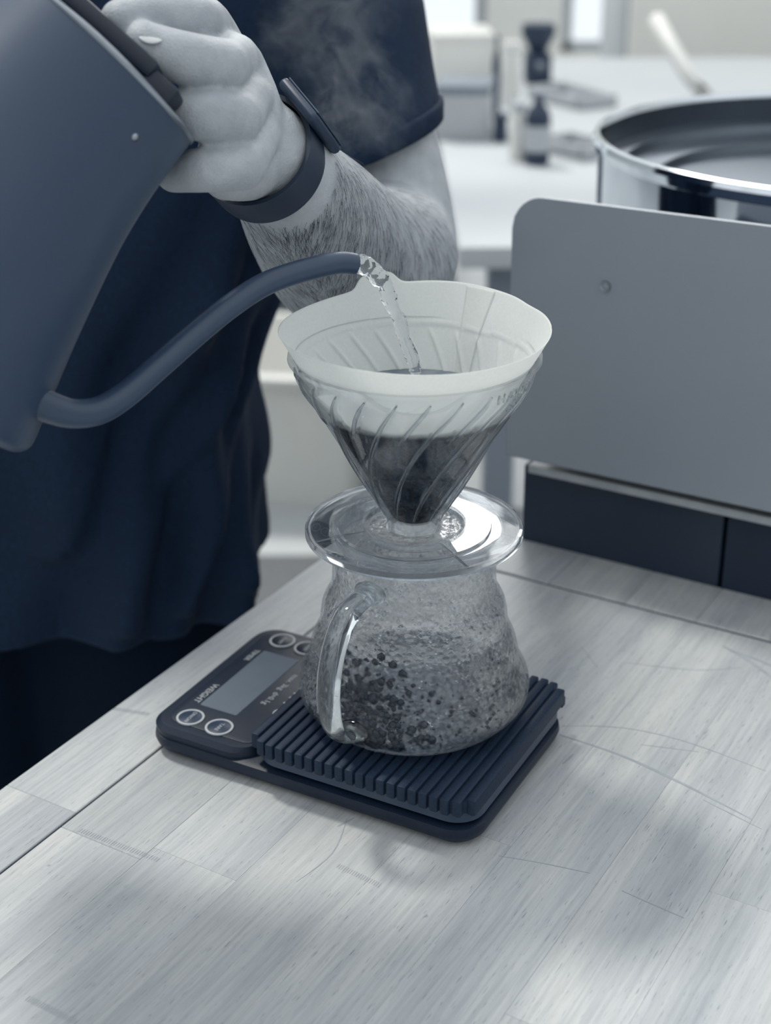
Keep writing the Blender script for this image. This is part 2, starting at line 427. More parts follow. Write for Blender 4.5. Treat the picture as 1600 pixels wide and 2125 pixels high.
# finger joints between board lengths: short saw-tooth strokes along the grain
def finger_joint(pa, pb, n):
    a, b_ = on_z(*pa, .00014), on_z(*pb, .00014); bm = bmesh.new()
    for k in range(n):
        p = a+(b_-a)*(k+.5)/n; d = TV*(.0016 if k % 2 else -.0016); q = TU*.00022
        vv = [bm.verts.new(p+x) for x in (-d-q, -d+q, d+q*.6, d-q*.6)]; bm.faces.new(vv)
    o = obj('finger_joint', bm, SCR, table); o.matrix_parent_inverse = (Matrix.Translation((KX, KY, FLOOR_Z)) @ Matrix.Rotation(-TY, 4, 'Z')).inverted()
finger_joint((165, 1722), (330, 1785), 34); finger_joint((235, 1470), (310, 1482), 18); finger_joint((700, 1795), (790, 1838), 20); finger_joint((55, 2070), (160, 2122), 22)

# ---------------------------------------------------------------- kitchen scale
SYAW = 0.4949
scale = empty('kitchen_scale', (-.1413, -.0118, 0), -SYAW)
tag(scale, 'black digital coffee scale with ribbed rubber platform and grey display', 'scale')
bm = stack([(rrect(.004, .186, .004, .116, .012), .0015), (rrect(.0012, .1888, .0012, .1188, .015), .004), (rrect(0, .19, 0, .12, .016), .0075), (rrect(.0004, .1896, .0004, .1196, .016), .0108), (rrect(.003, .187, .003, .117, .0135), .0118)])
sharp(obj('base_body', bm, BLACK_PL, scale), 30)
bm = stack([(rrect(.0012, .066, .0012, .1188, .0145), .0108), (rrect(.0008, .0655, .0008, .1192, .0150), .0148), (rrect(.0035, .0650, .0035, .1165, .0125), .0172), (rrect(.0060, .0648, .006, .114, .011), .0174)])
sharp(obj('control_housing', bm, BLACK_PL, scale), 30)
bm = stack([(rrect(.0082, .0645, .0085, .1115, .009), .0172), (rrect(.0082, .0645, .0085, .1115, .009), .01765), (rrect(.0086, .0641, .0089, .1111, .0086), .0178)])
cp = sharp(obj('control_panel', bm, DARK_PANEL if 'DARK_PANEL' in globals() else BLACK_PL, scale), 30)
bm = stack([(rrect(.0176, .0405, .0275, .0907, .001, 3), .0176), (rrect(.0176, .0405, .0275, .0907, .001, 3), .01795)])
sharp(obj('display_screen', bm, SCREEN, scale), 30)
def place_text(s, size, x, y, z, rot, m, parent, spacing=1.0, name='lettering'):
    me = text_mesh(s, size, spacing=spacing)
    o = obj(name, me, m, parent); o.location = (x, y, z); o.rotation_euler = (0, 0, rot); return o
# the print reads from the barista's side
TR = R(90)
for x, y, s in ((.0205, .0147, 'ON/OFF'), (.039, .0140, 'TARE'), (.021, .1047, 'START'), (.0378, .1040, 'RESET')):
    bt = lathe([(0, .0183), (.0058, .0183), (.0062, .0181), (.0062, .0177)], 40, (x, y)); b0 = sharp(obj('button', bt, DARK_M if y < .05 else BLACK_PL, scale), 30)
    rg = lathe([(.0062, .0177), (.0062, .01845), (.0068, .01855), (.0074, .01845), (.0074, .0177)], 40, (x, y), closed=True); sharp(obj('ring', rg, PRINT, b0), 50)
    place_text(s, .0029 if len(s) > 4 else .0031, x, y, .0183, TR+math.pi, PRINT, b0)
place_text('WEIGHT', .0052, .0140, .0385, .0179, TR+math.pi, PRINT, cp)
place_text('TIMER', .0046, .0140, .0835, .0179, TR+math.pi, PRINT, cp)
place_text('max. 3kg  d=0.1g', .0048, .0475, .0600, .0179, TR+math.pi, PRINT, cp)
place_text('HARIO', .0115, .0592, .0600, .0179, TR+math.pi, PRINT, cp, 1.6)
# weighing platform and its ribbed mat
bm = stack([(rrect(.066, .187, .003, .117, .0135), .0136), (rrect(.066, .1885, .0015, .1185, .0145), .0146), (rrect(.066, .1885, .0015, .1185, .0145), .0210), (rrect(.067, .187, .003, .117, .0135), .0216)])
sharp(obj('platform', bm, PLAT, scale), 30)
# mat: ribs run across the short side, wrapping over the edges
bm = bmesh.new(); nr = 22; m0, m1 = .0645, .1895; pitch = (m1-m0)/nr; zt = .0285; zb = .0196; zg = .0268
for i in range(nr):
    a = m0+i*pitch+.00055; b_ = m0+(i+1)*pitch-.00055
    ins = 0.0
    xm = (a+b_)/2
    for edge in (m0, m1):
        d = abs(xm-edge)
        if d < .014: ins = .014-math.sqrt(max(0, .014**2-(.014-d)**2))
    y0, y1 = -.0012+ins, .1212-ins
    bx(bm, a, b_, y0, y1, zb, zt, bev=.0011, seg=2)
pl = [(x, y) for x, y in rrect(m0+.0004, m1-.0006, .0006, .1194, .0145)]
stack([(pl, zb+.0006), (pl, zg)], bm)
mat_o = sharp(obj('ribbed_mat', bm, RUBBER, scale), 40)
bm = bmesh.new(); bx(bm, .1850, .1872, .1172, .1215, .0150, .0206, .0005)
obj('mat_tab', bm, RUBBER, scale)
for x, y in ((.018, .018), (.172, .018), (.018, .102), (.172, .102)):
    sharp(obj('foot', lathe([(0, 0), (.008, 0), (.0085, .0018), (0, .0018)], 24, (x, y)), RUBBER, scale))

# ---------------------------------------------------------------- glass server
AX, AY = 0.0, -0.0145
SB = .0285
server = empty('glass_server', (AX, AY, SB))
tag(server, 'fogged glass coffee server with wavy sides and glass strap handle on scale', 'server')
prof_o = [(.0, .0012), (.036, .0010), (.0425, .0), (.0475, .0014), (.0530, .0055), (.0575, .0110), (.0588, .0165), (.0577, .0225), (.0545, .0290), (.0528, .0325), (.0524, .0365), (.0510, .0420), (.0482, .0480), (.0468, .0515), (.0466, .0560), (.0455, .0620), (.0428, .0675), (.0412, .0705), (.0405, .0760), (.0402, .0860), (.0402, .1005), (.0408, .1018)]
po = spline(prof_o[2:], 4); po = [(0, .0012), (.036, .0010)]+po
pi_ = [(r-.0017 if z > .003 else r-.001, max(z, .0030)) for r, z in po if r > .001]
pi_ = [(0, .0032)]+[(max(r, .001), z) for r, z in pi_ if z > .0031 or r < .037]
prof = po+[(.0400, .1023)]+pi_[::-1]
sharp(obj('glass_body', lathe(prof, 128), GLASS, server), 60)
PH = R(31)
hd = Vector((-math.sin(PH), -math.cos(PH), 0))
hp = [(.0400, .0845), (.0500, .0848), (.0610, .0830), (.0710, .0740), (.0770, .0610), (.0790, .0480), (.0775, .0350), (.0720, .0240), (.0640, .0180), (.0580, .0165)]
hp = spline(hp, 6)
bm = tube([hd*r+Vector((0, 0, z)) for r, z in hp], 1.0, 20, flat=(.0062, .0034, Vector((0, 0, 1))))
hh = obj('strap_handle', bm, GLASS_C, server, True)
for r, z, s in ((.0415, .0845, 1.0), (.0575, .0170, 1.0)):
    bm = bmesh.new(); bmesh.ops.create_uvsphere(bm, u_segments=24, v_segments=14, radius=.0085*s, matrix=Matrix.Translation(hd*r+Vector((0, 0, z))) @ Matrix.Rotation(-PH, 4, 'Z') @ Matrix.Diagonal((1, .45, .72, 1)))
    obj('handle_weld', bm, GLASS_C, server, True)
# coffee in the bottom of the server
def prof_r(z):
    for (r0, z0), (r1, z1) in zip(po[2:], po[3:]):
        if z0 <= z <= z1: return r0+(r1-r0)*(z-z0)/max(1e-6, z1-z0)
    return .04
lev = .0125
pts = [(0, .0036)]+[(.036, .0036), (.0440, .0040)]+[(prof_r(z)-.0021, z) for z in (.0050, .0065, .008, .010, .0115, lev)]
bm = lathe(pts+[(prof_r(lev)-.004, lev+.0001), (.03, lev+.0001), (0, lev+.0001)], 96)
cf = obj('brewed_coffee', bm, COFFEE, None, True); cf.location = (AX, AY, SB)
tag(cf, 'shallow pool of brewed coffee in the bottom of the glass server', 'coffee')
# splashed drops inside the glass
bm = bmesh.new(); bmc = bmesh.new()
ico = bmesh.new(); bmesh.ops.create_icosphere(ico, subdivisions=1, radius=1.0)
iv = [v.co.copy() for v in ico.verts]; fi = [[v.index for v in f.verts] for f in ico.faces]; ico.free()
def drop(b, a, z, s, fl_=.45, stretch=1.0, inset=.0019):
    r = prof_r(z)-inset; n = Vector((math.cos(a), math.sin(a), 0)); t = Vector((-math.sin(a), math.cos(a), 0)); k = Vector((0, 0, 1)); c = n*r+k*z
    vv = [b.verts.new(c+n*(p.x*s*fl_)+t*(p.y*s*random.uniform(.8, 1.2))+k*(p.z*s*stretch)) for p in iv]
    for f in fi: b.faces.new([vv[j] for j in f])
for i in range(420):
    a = R(random.gauss(235, 28)) if random.random() < .7 else random.uniform(0, 2*math.pi)
    z = min(.06, .013+abs(random.gauss(0, .017)))
    drop(bm, a, z, random.choice((.0004, .0005, .0007, .0009, .0013)))
for i in range(430):
    drop(bm, R(random.gauss(241, 13)), min(.054, max(.011, random.gauss(.025, .011))), random.choice((.0007, .001, .0014, .002, .0026)), .35)
for i in range(70):
    drop(bm, R(random.uniform(250, 330)), random.uniform(.013, .035), random.choice((.0006, .0009, .0014)))
for i in range(70):
    drop(bmc, R(random.uniform(248, 325)), random.uniform(.0085, .0125), random.choice((.0007, .0009, .0012)), .8)
for i in range(1100):
    a = random.uniform(0, 2*math.pi); z = random.uniform(.012, .092)
    drop(bmc, a, z, random.choice((.0004, .0005, .0007, .001)), .5, random.choice((1, 1, 1.4)))
s1 = obj('splash_droplets', bm, SPLASH, server, True); tag(s1, 'dark coffee splashes', kind='stuff')
s2 = obj('condensation_droplets', bmc, GLASS_C, server, True); tag(s2, 'clear condensation beads', kind='stuff')

# ---------------------------------------------------------------- dripper
FZ = .1325
dr = empty('coffee_dripper', (AX, AY, 0))
tag(dr, 'clear plastic cone dripper with spiral ribs and round flange on glass server', 'dripper')
cone_pts = [(.0572, .2195), (.0566, .2185), (.0555, .2100), (.0530, .2050), (.0462, .1945), (.0386, .1810), (.0300, .1655), (.0240, .1545), (.0165, .1410), (.0135, .1362), (.0128, .1300)]
inner = [(r-.0019, z) for r, z in cone_pts]
prof = [(.0586, .2195), (.0588, .2180), (.0572, .2170)]+cone_pts[2:]+inner[::-1][:-2]+[(.0553, .2195)]
sharp(obj('cone_wall', lathe(prof, 128, closed=True), PLASTIC_C, dr), 50)
def cone_r(z):
    for (r0, z0), (r1, z1) in zip(cone_pts, cone_pts[1:]):
        if z1 <= z <= z0: return r1+(r0-r1)*(z-z1)/(z0-z1)
    return cone_pts[-1][0]
for k in range(24):
    longr = k % 2 == 0
    s_end = .97 if longr else .36
    a0 = R(-96+15*k); path = []; rad = []
    for j in range(26):
        s = .06+(s_end-.06)*j/25; z = .2195-(.2195-.138)*s
        a = a0-R(58)*s**1.05 if True else 0
        r = cone_r(z)-.0005
        path.append((r*math.cos(a), r*math.sin(a), z)); rad.append(.00105*min(1, 4*(1-j/25)+.35, .4+3*j/25))
    obj('spiral_rib', tube(path, rad, 10), PLASTIC_R, dr, True)
# flange: outer disc, raised middle, collar, skirt and spokes
prof = [(.0245, FZ), (.0372, FZ), (.0376, FZ-.0012), (.0500, FZ-.0012), (.0512, FZ-.0002), (.0524, FZ-.0004), (.0530, FZ-.0016), (.0530, FZ-.0040), (.0522, FZ-.0046), (.0512, FZ-.0036), (.0376, FZ-.0034), (.0245, FZ-.0024)]
fo = sharp(obj('flange', lathe(prof, 128, closed=True), PLASTIC_F, dr), 40)
prof = [(.0238, FZ-.006), (.0250, FZ-.006), (.0252, FZ+.0012), (.0246, FZ+.0018), (.0238, FZ+.0014), (.0230, FZ-.0012), (.0140, FZ-.0004), (.0136, FZ-.0016), (.0225, FZ-.0026)]
sharp(obj('collar', lathe(prof, 96, closed=True), GLASS, dr), 40)
prof = [(.0374, FZ-.0034), (.0374, FZ-.0100), (.0362, FZ-.0104), (.0358, FZ-.0100), (.0360, FZ-.0030)]
sharp(obj('locating_skirt', lathe(prof, 96, closed=True), PLASTIC_F, dr), 40)
for a in (200, 298, 60):
    a = R(a); d = Vector((math.cos(a), math.sin(a), 0)); bm = bmesh.new()
    tube([d*.0255+Vector((0, 0, FZ-.0003)), d*.0372+Vector((0, 0, FZ-.0004)), d*.0505+Vector((0, 0, FZ-.0016))], .0006, 8, bm)
    obj('spoke', bm, PLASTIC_R, dr, True)
def wrap_text(s, size, a_c, z_c, name):
    me = text_mesh(s, size, .0004, 1.25)
    for v in me.vertices:
        z = z_c+v.co.y*.9; r = cone_r(z)+.0002+v.co.z; a = a_c+v.co.x/cone_r(z_c)
        v.co = Vector((r*math.cos(a), r*math.sin(a), z))
    return obj(name, me, PLASTIC_R, dr)
wrap_text('HARIO', .0072, R(-38), .2120, 'raised_lettering')
wrap_text('02', .0060, R(-37), .2045, 'raised_lettering')

# ---------------------------------------------------------------- paper filter with fold and tab
flt = empty('paper_filter', (AX, AY, 0)); tag(flt, 'white cone paper filter with folded seam standing in clear dripper', 'filter')
NA, NZ = 480, 96
def paper_r(a, z, off=0):
    r = .0128+(z-.1412)*(.0622-.0128)/(.2312-.1412)
    base = cone_r(min(z, .2170))-.0027
    if z < .2170: r = min(r, base)
    w_ = max(0, (z-.165)/.066)
    # soft buckles of the wet paper at the back right
    d = (math.degrees(a)-52) % 360; d = d-360 if d > 180 else d
    r -= .0040*w_*math.exp(-(d/15)**2)*math.exp(-((z-.212)/.018)**2)
    d2 = (math.degrees(a)-28) % 360; d2 = d2-360 if d2 > 180 else d2
    r -= .0016*w_*math.exp(-(d2/9)**2)
    if .1480 < z < .2150:
        s_ = (.2195-z)/(.2195-.138); rel = (math.degrees(a)+96+58*s_**1.05) % 30; rr0 = cone_r(z)
        for c0, lim in ((0, .97), (30, .97), (15, .36)):
            dd = R(rel-c0)*rr0
            if s_ < lim: r -= .0011*math.exp(-(dd/.0011)**2)*min(1, (z-.148)/.006, (.2150-z)/.003, (lim-s_)*14)
    return r+off
def paper_top(a):
    dg = math.degrees(a) % 360; z = .2312
    z += .0010*math.sin(a*2+.4)
    d = dg-106
    z += .0058*(1/(1+math.exp((abs(d)-9)/1.3)))
    z += .0040*math.exp(-((dg-80)/45)**2)
    d = dg-62
    return z
bm = bmesh.new(); grid = []
for j in range(NZ+1):
    row = []
    for i in range(NA):
        a = 2*math.pi*i/NA; z = .1372+(paper_top(a)-.1372)*j/NZ; r = paper_r(a, z)
        row.append(bm.verts.new((r*math.cos(a), r*math.sin(a), z)))
    grid.append(row)
for j in range(NZ):
    for i in range(NA): bm.faces.new((grid[j][i], grid[j][(i+1) % NA], grid[j+1][(i+1) % NA], grid[j+1][i]))
bm.faces.new(grid[0][::-1])
po_ = obj('paper_cone', bm, PAPER, flt, True)
sd = po_.modifiers.new('thick', 'SOLIDIFY'); sd.thickness = .00022; sd.offset = 1
bm = bmesh.new(); grid = []
for j in range(NZ+1):
    row = []
    for i in range(13):
        a = R(50+15*i/12*(.35+.65*j/NZ)); z = .1412+(paper_top(a)-.0006-.1412)*j/NZ; r = paper_r(a, z)-.0006-.0002*(i in (0, 12))
        row.append(bm.verts.new((r*math.cos(a), r*math.sin(a), z)))
    grid.append(row)
for j in range(NZ):
    for i in range(12): bm.faces.new((grid[j][i], grid[j][i+1], grid[j+1][i+1], grid[j+1][i]))
sf = obj('seam_fold', bm, PAPER, flt, True); sd = sf.modifiers.new('thick', 'SOLIDIFY'); sd.thickness = .0003
# slurry
CZ = .1965
pts = [(0, .1380)]+[(paper_r(R(200), z)-.0008, z) for z in (.1382, .1425, .15, .16, .17, .18, .188, CZ)]
bm = lathe(pts+[(pts[-1][0]-.003, CZ+.0004), (.02, CZ+.0002), (0, CZ+.0001)], 96)
sl = obj('coffee_slurry', bm, SLURRY_T, None, True); sl.location = (AX, AY, 0)
tag(sl, 'dark coffee and water brewing inside the paper filter', 'coffee')

# ---------------------------------------------------------------- kettle
KD = .60
KS = KD/FPX
kt = Vector(((-.741)*_R + (.671)*_U))      # along the lid edge, to the upper left in the view
ka = Vector(((-.671)*_R + (-.741)*_U))     # down the kettle's axis
RT = .046
TC = ray(395, 285, KD) + kt*RT             # centre of the top rim
kz = -ka; kx = -kt; ky = kz.cross(kx)
KM = Matrix((kx, ky, kz)).transposed().to_4x4()
H = 143*.001
base_c = TC + ka*H
kettle = empty('gooseneck_kettle', base_c); KM.translation = base_c
kettle.matrix_world = KM
tag(kettle, 'matte black gooseneck kettle with flared base tilted to pour over the dripper', 'kettle')
# profile in (radius, height above base) from the silhouette: widens towards the base
kp = [(RT, .0), (RT+.0015, .016), (RT+.0036, .032), (RT+.0066, .048), (RT+.0105, .063), (RT+.0152, .079), (RT+.0202, .095), (RT+.0252, .110), (RT+.0300, .124), (RT+.0336, .134), (RT+.0345, .139), (RT+.0325, .1425), (RT+.028, .143)]
kp = [(r, H-h) for r, h in spline(kp, 3)]
sharp(obj('kettle_body', lathe([(0, kp[-1][1])]+kp[::-1]+[(RT-.0012, H+.0003), (RT-.0016, H-.004)], 128), KETTLE, kettle), 50)
bm = lathe([(0, H+.0035), (.030, H+.0032), (RT-.006, H+.0012), (RT-.0022, H-.0002), (RT-.0022, H-.006), (0, H-.006)], 96)
lid = sharp(obj('lid', bm, KETTLE, kettle), 40)
bm = lathe([(RT+.0001, H-.0012), (RT+.0007, H-.0008), (RT+.0007, H+.0006), (RT-.001, H+.0010), (RT-.0016, H+.0002)], 128, closed=True)
sharp(obj('rim', bm, STEEL_B, kettle), 60)
KI = KM.inverted()
def kl(px, py, d): return KI @ ray(px, py, d)
# gooseneck spout in the kettle's own frame
sp_px = [(70, 832, .600, .0085), (105, 846, .604, .0080), (150, 858, .609, .0074), (205, 852, .614, .0070), (262, 818, .620, .0067), (330, 760, .628, .0065), (410, 690, .638, .0064), (480, 634, .647, .0063), (545, 592, .656, .0063), (610, 567, .664, .0062), (680, 549, .671, .0061), (712, 545, .675, .0060), (738, 548, .678, .0058)]
sp = spline([(*kl(a, b_, c), r) for a, b_, c, r in sp_px], 6)
bm = tube([p[:3] for p in sp], [p[3]*.84 for p in sp], 24, cap=False)
spt = obj('gooseneck_spout', bm, KETTLE, kettle, True)
sd = spt.modifiers.new('thick', 'SOLIDIFY'); sd.thickness = .0009; sd.offset = -1
# over-lid handle: a flat grip bar held on two posts
g0, g1 = kl(330, 192, .600), kl(162, 52, .600)
gz = H+.0085
bm = bmesh.new()
gx0 = kl(318, 172, KD).x; gx1 = kl(160, 50, KD).x
bx(bm, gx1-.035, gx0, -.010, .010, H+.0048, H+.0128, .0022, 2)
sharp(obj('handle_grip', bm, KETTLE_D, kettle), 40)
bm = bmesh.new(); bx(bm, gx0-.003, gx0+.0125, -.0085, .0085, H-.0005, H+.0105, .002, 2)
sharp(obj('handle_post', bm, KETTLE_D, kettle), 40)
bm = bmesh.new(); bx(bm, gx1-.040, gx1-.028, -.0085, .0085, H-.0005, H+.0105, .002, 2)
sharp(obj('handle_post', bm, KETTLE_D, kettle), 40)
bm = lathe([(0, 0), (.0016, 0), (.0018, .0004), (0, .0008)], 16)
rv = obj('rivet', bm, STEEL_B, kettle, True)
pr = kl(305, 322, KD); rr = RT+.0014; aa = -math.acos(max(-1, min(1, pr.x/rr)))
rv.location = (rr*math.cos(aa), rr*math.sin(aa), pr.z); rv.rotation_euler = Vector((math.cos(aa), math.sin(aa), .08)).to_track_quat('Z', 'Y').to_euler()

# ---------------------------------------------------------------- water stream from the spout
wp = [(742, 547, .678, .0042), (768, 556, .681, .0046), (790, 580, .684, .0040), (806, 612, .687, .0036), (820, 648, .690, .0033), (836, 690, .693, .0031), (850, 730, .696, .0030), (862, 778, .700, .0031)]
sp = spline([(*ray(a, b_, c), r) for a, b_, c, r in wp], 8)
pts = []; rad = []
for i, p in enumerate(sp):
    rad.append(p[3]*(1+.10*math.sin(i*.55)+.05*math.sin(i*1.3)))
    pts.append(Vector(p[:3])+Vector((.0005*math.sin(i*.4), 0, .0003*math.cos(i*.7))))
ws = obj('water_stream', tube(pts, rad, 20), WATER, None, True)
tag(ws, 'clear rope of hot water falling from the spout into the filter', 'water')

# ---------------------------------------------------------------- person
def sk(px, py, d, r): return (ray(px, py, d), r)
person = empty('person', (-.27, .32, FLOOR_Z))
tag(person, 'person in a dark short-sleeved shirt and trousers holding the black kettle', 'person')
# --- arm and hand (fine)
bm = bmesh.new()
arm = [sk(640, -190, .990, .050), sk(690, 10, .968, .0435), sk(738, 170, .952, .0405), sk(790, 360, .932, .0400), sk(812, 490, .918, .0405), sk(790, 545, .872, .0440), sk(722, 535, .818, .0435), sk(655, 458, .756, .0365), sk(598, 383, .714, .0285), sk(538, 315, .688, .0245)]
capsule_chain(bm, arm, 8, 28)
fingers = {
 'index': [(525, 290, .684, .018), (440, 72, .668, .0120), (410, 44, .630, .0108), (320, 34, .616, .0098), (252, 44, .606, .0090)],
 'middle': [(530, 300, .684, .019), (492, 135, .670, .0125), (462, 137, .628, .0114), (385, 122, .611, .0110), (298, 92, .604, .0094)],
 'ring': [(532, 310, .684, .019), (520, 208, .672, .0125), (492, 245, .630, .0110), (425, 241, .618, .0106), (350, 236, .622, .0092)],
 'pinky': [(530, 320, .684, .018), (535, 275, .670, .0120), (502, 344, .634, .0106), (425, 352, .626, .0096), (362, 358, .634, .0086)],
}
for n_, ch in fingers.items():
    js = [sk(*c) for c in ch]
    capsule_chain(bm, js[:3], 5, 20); capsule_chain(bm, js[2:], 5, 20)
# heel of the hand and thumb on the far side of the grip
capsule_chain(bm, [sk(540, 318, .688, .022), sk(505, 350, .670, .0150), sk(470, 362, .655, .0115)], 5, 20)
capsule_chain(bm, [sk(545, 300, .694, .019), sk(480, 190, .690, .0140), sk(405, 120, .668, .0105), sk(330, 95, .640, .0095)], 5, 20)
capsule_chain(bm, [sk(492, 140, .672, .0125), sk(522, 210, .672, .013), sk(535, 290, .672, .013)], 5, 20)
BX, BY = -.275, .34
def bp(x, y, z): return Vector((BX+x, BY+y, z))
capsule_chain(bm, [(bp(-.262, -.115, -.01), .026), (bp(-.26, -.128, -.05), .024)], 4, 20)
for k in range(4):
    yk = -.170+.021*k; L = (.060, .070, .066, .052)[k]
    capsule_chain(bm, [(bp(-.26, -.130, -.05), .016), (bp(-.258, yk, -.115), .011), (bp(-.252, yk-.004, -.115-L*.55), .0092), (bp(-.236, yk-.002, -.115-L), .0080)], 5, 16)
capsule_chain(bm, [(bp(-.255, -.135, -.05), .015), (bp(-.235, -.172, -.075), .0115), (bp(-.222, -.186, -.112), .0090)], 5, 16)
arm_me = remeshed(bm, .0013, 6, 'arm')
# --- rest of the body, coarse, mostly under the clothes
bm = bmesh.new()
BX, BY = -.275, .34
def bp(x, y, z): return Vector((BX+x, BY+y, z))
capsule_chain(bm, [(bp(0, .01, -.02), .09), (bp(0, .01, .15), .085), (bp(0, .015, .33), .085), (bp(0, .02, .44), .055)], 5)
capsule_chain(bm, [(bp(-.16, .02, .455), .042), (bp(0, .02, .465), .045), (bp(.15, .01, .455), .042)], 4)
capsule_chain(bm, [(ray(640, -190, .990), .046), (bp(.15, .01, .455), .042)], 4)
capsule_chain(bm, [(bp(0, .02, .52), .058), (bp(0, -.005, .63), .052)], 4)
capsule_chain(bm, [(bp(0, -.005, .66), .070), (bp(0, -.01, .74), .082), (bp(0, 0, .79), .078)], 5)
capsule_chain(bm, [(bp(0, -.045, .66), .045), (bp(0, -.05, .64), .035)], 3)
capsule_chain(bm, [(bp(0, -.092, .725), .011), (bp(0, -.104, .695), .014)], 3)
for s in (-1, 1): capsule_chain(bm, [(bp(.083*s, .01, .735), .014), (bp(.080*s, .012, .70), .010)], 3)
capsule_chain(bm, [(bp(-.20, .02, .44), .045), (bp(-.25, .01, .30), .042), (bp(-.27, -.02, .19), .040), (bp(-.27, -.09, .06), .032), (bp(-.26, -.12, -.02), .026)], 5)
for s in (-1, 1): capsule_chain(bm, [(bp(.09*s, 0, -.05), .07), (bp(.10*s, .02, -.80), .04), (bp(.10*s, -.05, -.875), .035)], 4)
body_me = remeshed(bm, .008, 4, 'rest')
bm = bmesh.new(); bm.from_mesh(arm_me); bm.from_mesh(body_me)
body = obj('body', bm, SKIN, person, True); body.matrix_parent_inverse = Matrix.Translation((.27, -.32, -FLOOR_Z))
PINV = Matrix.Translation((.27, -.32, -FLOOR_Z))
# nails
for c, t_ in (((312, 77, .5968), (292, 92, .604)),):
    p = ray(*c); d = (ray(c[0]-30, c[1]+(-6), c[2]) - p).normalized()
    n = (_U*.75-_F*.55+_R*.2).normalized(); d = (d-n*d.dot(n)).normalized(); e = n.cross(d)
    bm = bmesh.new(); bmesh.ops.create_uvsphere(bm, u_segments=16, v_segments=10, radius=1.0)
    for v in bm.verts:
        q = v.co.copy(); v.co = p + d*(q.x*.0052) + e*(q.y*.0044) + n*(q.z*.0007 - .0012*q.y*q.y)
    o = obj('fingernail', bm, NAIL, person, True); o.matrix_parent_inverse = PINV
# eyes
EYE = plain('eye', .02, .15)
for s_ in (-1, 1):
    bm = bmesh.new(); bmesh.ops.create_uvsphere(bm, u_segments=16, v_segments=10, radius=.010, matrix=Matrix.Translation(bp(.031*s_, -.078, .742)))
    o = obj('eye', bm, EYE, person, True); o.matrix_parent_inverse = PINV
# head hair
bm = bmesh.new(); bmesh.ops.create_uvsphere(bm, u_segments=32, v_segments=20, radius=.097, matrix=Matrix.Translation(bp(0, .016, .782)))
for v in bm.verts:
    if v.co.z < bp(0, 0, .74).z: v.co.y += .02; v.co.z = max(v.co.z, bp(0, 0, .69).z)
o = obj('head_hair', bm, HAIR, person, True); o.matrix_parent_inverse = PINV
# --- shirt: lofted torso with hanging folds, and two sleeves
SY = .34
edge_px = [(-80, 712), (0, 722), (150, 712), (300, 690), (420, 655), (520, 618), (620, 572), (700, 545), (800, 520), (880, 528), (960, 540), (1040, 535), (1100, 540), (1150, 548), (1185, 545)]
lv = []
for py, px in edge_px:
    p = on_y(px, py, SY); lv.append((p.z, p.x))
lv = [(.535, BX+.070), (.520, BX+.085), (.500, BX+.145), (.470, BX+.195), (.430, BX+.215), (.390, BX+.228)]+lv
lv = spline(lv, 3)
bm = bmesh.new(); rows = []; NS = 260
RIDGE = [[(.17, -10), (.10, -30), (.04, -48), (-.01, -58), (-.06, -64)], [(.11, -6), (.06, -20), (.02, -31), (-.02, -38), (-.06, -48)], [(.06, -3), (.0, -15), (-.05, -24)], [(.20, -30), (.10, -62), (.0, -78)]]
def ridge(z, a):
    t = 0; dg = math.degrees(a); dg = dg-360 if dg > 180 else dg
    for R_ in RIDGE:
        for (z0, a0), (z1, a1) in zip(R_, R_[1:]):
            if z1 <= z <= z0:
                c = a1+(a0-a1)*(z-z1)/(z0-z1); d = dg-c
                t += (.0075 if d < 0 else .0045)*math.exp(-(d/(7.0 if d < 0 else 2.6))**2)*min(1, (R_[0][0]-z)/.04)
    return t
for i, (z, xr) in enumerate(lv):
    hx = max(.07, xr-BX); hy = .125 if z < .30 else .125-.065*min(1, (z-.30)/.235)**1.5
    fold = max(0, min(1, (.36-z)/.25))
    row = []
    for k in range(NS):
        a = 2*math.pi*k/NS
        e = 2/2.5
        cx = math.copysign(abs(math.cos(a))**e, math.cos(a)); cy = math.copysign(abs(math.sin(a))**e, math.sin(a))
        x = BX+hx*cx; y = SY+hy*cy
        da = a-0.0
        # diagonal drapes falling from the armpit on the arm side
        ph = 9*a+z*16
        f = fold*(.004*math.sin(ph)+.003*math.sin(17*a-z*30+1.3)+.002*math.sin(5*a+z*40))*(1+1.6*max(0, math.cos(a)))*(1 if math.cos(a) > -.5 else .5)
        f *= min(1, max(0, .35+.65*abs(math.sin(a))))
        f += ridge(z, a)
        x += cx*f; y += cy*f*1.6
        row.append(bm.verts.new((x, y, z+(.006*math.sin(3*a) if i > len(lv)-3 else 0))))
    rows.append(row)
for a_, b_ in zip(rows, rows[1:]):
    for k in range(NS): bm.faces.new((a_[k], a_[(k+1) % NS], b_[(k+1) % NS], b_[k]))
bm.faces.new(rows[0]); bm.faces.new(rows[-1][::-1])
slv = [((805, -200), (470, -180), .985, .062), ((880, 0), (512, 20), .964, .064), ((899, 130), (552, 172), .949, .062), ((911, 195), (586, 272), .939, .060), ((917, 228), (600, 335), .934, .059), ((918, 244), (606, 366), .933, .0585)]
def sl_ring(e, k=1.0, n=64, lift=0.0):
    (rx, ry), (lx, ly), d, b_ = e; A0, A1 = ray(rx, ry, d), ray(lx, ly, d); c = (A0+A1)/2; A = (A0-A1)/2*k; B = (-_F-_U*.42)*b_*k; up = _U*lift
    return [c+up+A*math.cos(2*math.pi*t/n)+B*math.sin(2*math.pi*t/n) for t in range(n)]
